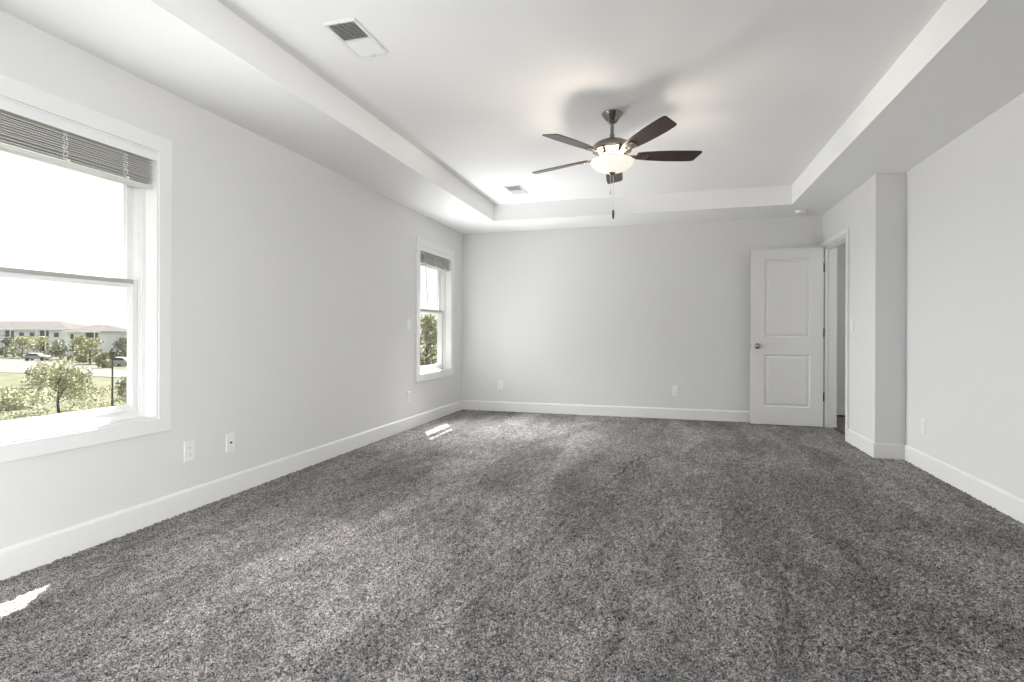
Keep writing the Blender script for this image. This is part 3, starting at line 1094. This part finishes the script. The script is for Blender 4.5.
def tree(name, x, y, h, w, leafm, label, cat='tree', n=900, ls=0.22, trunk=0.3, seed=1, group=None, clumps=12, tall=False):
    g = random.Random(seed)
    root = tag(empty(name, (x, y, GZ), g.uniform(0, 6)), label, cat, group)
    bm = bmesh.new()
    top = h * 0.8
    tube(bm, [(0, 0, -0.1), (0.03 * h * g.uniform(-1, 1), 0, h * trunk), (0.03 * h, 0.02 * h, top)], [0.022 * h + 0.03, 0.016 * h + 0.02, 0.01], 8)
    cl = []
    for k in range(clumps):
        t_ = g.random()
        zc = h * (trunk + (0.92 - trunk) * t_)
        prof_ = math.sin(PI * (0.18 + 0.75 * t_)) if not tall else (1.05 - t_)
        rr = 0.5 * w * prof_ * math.sqrt(g.random())
        a = g.uniform(0, 2 * PI)
        cl.append((rr * math.cos(a), rr * math.sin(a), zc, w * g.uniform(0.16, 0.28)))
    for (cx, cy, cz, r_) in cl:
        tube(bm, [(0, 0, max(h * trunk * 0.9, cz - 0.25 * h)), (cx * 0.6, cy * 0.6, cz - 0.05 * h), (cx, cy, cz)], [0.008 * h, 0.005 * h, 0.003 * h], 5)
    obj('trunk', bm, M['bark'], root)
    bm = bmesh.new()
    for k in range(n):
        cx, cy, cz, r_ = cl[g.randrange(len(cl))]
        d_ = Vector((g.gauss(0, 1), g.gauss(0, 1), g.gauss(0, 0.8)))
        d_ = d_.normalized() * r_ * g.random() ** 0.4
        leaf(bm, (cx + d_.x, cy + d_.y, max(0.1, min(h, cz + d_.z))), ls * g.uniform(0.6, 1.2), g)
    obj('crown', bm, leafm, root)
    return root


tree('meadow_tree', -43.0, 29.0, 3.9, 4.0, M['leaf_olive'], 'loose olive tree standing alone in the meadow before the lamp post', n=2600, ls=0.12, trunk=0.24, seed=4)
tree('street_tree', -69.6, 45.0, 1.9, 2.6, M['leaf_dark'], 'small dark round tree at the street verge', n=500, ls=0.16, trunk=0.5, seed=5)
tree('meadow_shrub', -47.0, 38.0, 1.9, 3.2, M['leaf_dark'], 'dark shrub in the meadow beside the window frame', 'shrub', n=700, ls=0.16, trunk=0.08, seed=6)
tree('meadow_shrub', -49.5, 30.3, 1.5, 4.5, M['leaf_olive'], 'low olive shrub left of the meadow tree', 'shrub', n=700, ls=0.17, trunk=0.08, seed=7)
GT = 'trees across the street'
row = [(-150.8, 90.0, 4.7, 5.0, 'leaf_dark', 'dark tree across the street at the left pane edge'),
       (-141.9, 87.8, 4.9, 5.6, 'leaf_olive', 'broad olive tree before the long apartment block, second from left'),
       (-147.0, 95.0, 4.8, 5.2, 'leaf_olive', 'olive tree before the long apartment block, third from left'),
       (-127.5, 86.2, 4.2, 5.2, 'leaf_dark', 'dark bushy tree between the two apartment blocks'),
       (-133.0, 94.0, 5.0, 3.6, 'leaf_pale', 'thin pale tree before the projecting corner block'),
       (-104.0, 75.5, 5.1, 4.6, 'leaf_pale', 'bright pale green tree before the corner block'),
       (-90.5, 68.0, 2.5, 2.6, 'leaf_pale', 'small yellow green street tree behind the lamp post'),
       (-96.5, 76.5, 5.0, 4.4, 'leaf_dark', 'dark dense tree beside the right pane edge'),
       (-106.5, 83.0, 3.6, 3.0, 'leaf_dark', 'dark low tree behind the lamp head'),
       (-112.0, 80.0, 2.0, 4.0, 'leaf_dark', 'low dark bush row end beside the parked cars')]
for i, (x, y, h, w, lm, lab) in enumerate(row):
    tree('street_tree', x, y, h, w, M[lm], lab, n=700, ls=0.30, trunk=0.16, seed=20 + i, group=GT, clumps=14)
GT2 = 'trees beyond the corner window'
far_row = [(-48.4, 88.5, 9.0, 5.2, 'leaf_olive', 'olive tree seen low in the corner window, left of the mass'),
           (-40.8, 87.2, 9.2, 5.8, 'leaf_pale', 'pale tree seen in the middle of the corner window'),
           (-31.5, 87.5, 9.0, 5.4, 'leaf_olive', 'tall olive tree at the right of the corner window view'),
           (-23.0, 96.0, 7.8, 6.0, 'leaf_olive', 'olive tree partly behind the corner window frame'),
           (-55.5, 97.0, 8.0, 7.0, 'leaf_dark', 'dark tree behind the corner window tree mass')]
for i, (x, y, h, w, lm, lab) in enumerate(far_row):
    tree('park_tree', x, y, h, w, M[lm], lab, n=2200, ls=0.33, trunk=0.06, seed=50 + i, group=GT2, clumps=40)

# meadow undergrowth: uncountable tufts
g = random.Random(11)
bm = bmesh.new()
for k in range(20000):
    ang = math.radians(g.uniform(108, 166))
    rr = 13 + 66 * g.random() ** 0.75
    x, y = rr * math.cos(ang), rr * math.sin(ang)
    if y > 44 + (x + 70) * 0.1:
        continue
    if any(math.hypot(x - a, y - b_) < c for a, b_, c in ((-43, 29, 0.9), (-47, 38, 2.4), (-49.5, 30.3, 3.2), (-40.3, 30.9, 0.9))):
        continue
    hgt = g.uniform(0.10, 0.45) * (1.4 if math.sin(x * 0.6) + math.sin(y * 0.8 + x * 0.3) > 0.5 else 0.8)
    for q in range(3):
        leaf(bm, (x + g.gauss(0, 0.2), y + g.gauss(0, 0.2), GZ + hgt * g.random()), g.uniform(0.05, 0.12), g)
tag(obj('undergrowth', bm, M['leaf_pale']), 'rough meadow grass and low weeds before the street', 'grass', None, 'stuff')

# lamp post
lp = tag(empty('lamp_post', (-40.3, 30.9, GZ)), 'dark lamp post standing in the meadow', 'lamp post')
bm = bmesh.new()
lathe(bm, [(0.12, 0.0), (0.12, 0.35), (0.075, 0.42), (0.06, 2.0), (0.05, 4.0)], 14)
obj('pole', bm, M['lamp_post'], lp, smooth=True, angle=40)
bm = bmesh.new()
lathe(bm, [(0.05, 3.98), (0.16, 4.05), (0.24, 4.55), (0.10, 4.72), (0.03, 4.85)], 8)
obj('lantern', bm, M['lamp_post'], lp)

# apartment buildings
def building(name, P, Q, zt, zr, depth, holes, label, bay=None):
    """P, Q: ground ends of the facade facing the house; hip roof up to zr"""
    P, Q = Vector((*P, 0)), Vector((*Q, 0))
    d = (Q - P)
    Lg = d.length
    ang = math.atan2(d.y, d.x)
    root = tag(empty(name, (P.x, P.y, GZ), ang), label, 'building', 'apartment buildings across the street')
    # local: x along facade, y = away from the house, z up
    H = zt - GZ
    obj('walls', boxes((0, 0, -0.1, Lg, depth, H)), M['facade'], root)
    bm = bmesh.new()
    e = 0.7
    hr = zr - GZ
    inset = min(depth / 2 + e, Lg * 0.3)
    A = [bm.verts.new(v) for v in ((-e, -e, H), (Lg + e, -e, H), (Lg + e, depth + e, H), (-e, depth + e, H))]
    Bv = [bm.verts.new((inset, depth / 2, hr)), bm.verts.new((Lg - inset, depth / 2, hr))]
    bm.faces.new([A[0], A[1], Bv[1], Bv[0]])
    bm.faces.new([A[1], A[2], Bv[1]])
    bm.faces.new([A[2], A[3], Bv[0], Bv[1]])
    bm.faces.new([A[3], A[0], Bv[0]])
    bm.faces.new(A[::-1])
    obj('roof', bm, M['roof'], root)
    obj('fascia', boxes((-e, -e - 0.05, H - 0.28, Lg + e, -e + 0.05, H + 0.02)), M['facade'], root)
    for (x0, z0, x1, z1, kind) in holes:
        if kind == 'w':
            bm = bmesh.new()
            for q in ((x0, z0, x1, z0 + 0.1), (x0, z1 - 0.1, x1, z1), (x0, z0, x0 + 0.1, z1), (x1 - 0.1, z0, x1, z1)):
                box(bm, q[0], -0.08, q[1], q[2], 0.02, q[3])
            wv = obj('window', bm, M['facade'], root)
            obj('pane', boxes((x0 + 0.1, -0.03, z0 + 0.1, x1 - 0.1, 0.01, z1 - 0.1)), M['pane'], wv)
        else:
            bm = boxes((x0, -1.2, z0 - 0.15, x1, 0.0, z0))
            for xx in (x0, x1 - 0.18):
                box(bm, xx, -1.2, z0 - 0.15, xx + 0.18, -1.02, z1 + 0.15)
            bal = obj('balcony', bm, M['facade'], root)
            obj('opening', boxes((x0 + 0.1, -0.04, z0, x1 - 0.1, 0.02, z1)), M['recess'], bal)
            bm = bmesh.new()
            box(bm, x0, -1.2, z0 + 0.95, x1, -1.15, z0 + 1.05)
            k = x0 + 0.1
            while k < x1:
                box(bm, k, -1.19, z0, k + 0.05, -1.16, z0 + 0.95)
                k += 0.3
            obj('railing', bm, M['lamp_post'], bal)
    return root


def storeys(Lg, rows, pat, w=1.5, hgt=1.5, step=3.2, start=1.2):
    out_ = []
    for r_, z in enumerate(rows):
        x = start
        k = 0
        while x + w < Lg - 0.6:
            c = pat[k % len(pat)]
            if c == 'b':
                out_.append((x, z - 0.5, x + w + 1.0, z + 1.9, 'b'))
                x += 1.0
            elif c == 'w':
                out_.append((x, z, x + w, z + hgt, 'w'))
            x += step
            k += 1
    return out_


building('apartment_building', (-192.0, 101.0), (-160.4, 109.9), 1.75, 4.0, 15, storeys(33, (1.2, 4.4), 'bbwbbwwbww', w=1.6, step=2.9),
         'long apartment block with a broad hip roof at the left of the view')
building('apartment_building', (-149.6, 102.6), (-141.2, 105.0), 1.15, 2.9, 12, [(0.9, 1.0, 2.1, 2.6, 'w'), (0.9, 4.1, 2.1, 5.5, 'w'), (4.9, 0.8, 8.2, 2.9, 'b'), (4.9, 3.7, 8.2, 5.8, 'b')],
         'projecting corner block with stacked balconies in the view')
building('apartment_building', (-141.6, 113.4), (-108.0, 122.2), 1.30, 4.1, 15, storeys(34, (1.2, 4.3), 'wwbwwwb', w=1.7, step=3.3),
         'apartment block with white trim by the right pane edge')

# parked cars
def car(x, y, rz, label):
    w = tag(empty('car', (x, y, GZ + 0.06), rz), label, 'car', 'parked cars')
    bm = bmesh.new()
    prism(bm, [(-2.1, 0.35), (2.1, 0.35), (2.15, 0.75), (1.9, 0.95), (1.0, 1.02), (0.4, 1.5), (-1.2, 1.55), (-1.9, 1.05), (-2.15, 0.9)], 'y', -0.85, 0.85)
    obj('body', bm, M['car_white'], w, bevel=0.08)
    bm = bmesh.new()
    prism(bm, [(0.85, 1.04), (0.35, 1.44), (-1.1, 1.48), (-1.6, 1.06)], 'y', -0.87, 0.87)
    obj('windows', bm, M['car_dark'], w)
    for sx_ in (-1.3, 1.3):
        for sy_ in (-0.78, 0.78):
            bm = bmesh.new()
            lathe(bm, [(0.18, -0.1), (0.33, -0.1), (0.33, 0.1), (0.18, 0.1)], 16, (sx_, sy_, 0.33), axis='y')
            obj('wheel', bm, M['car_dark'], w)


car(-125.5, 80.4, 0.5, 'white parked car under the olive trees at the left')
car(-92.0, 72.5, 0.3, 'white parked car before the dark tree by the pane edge')
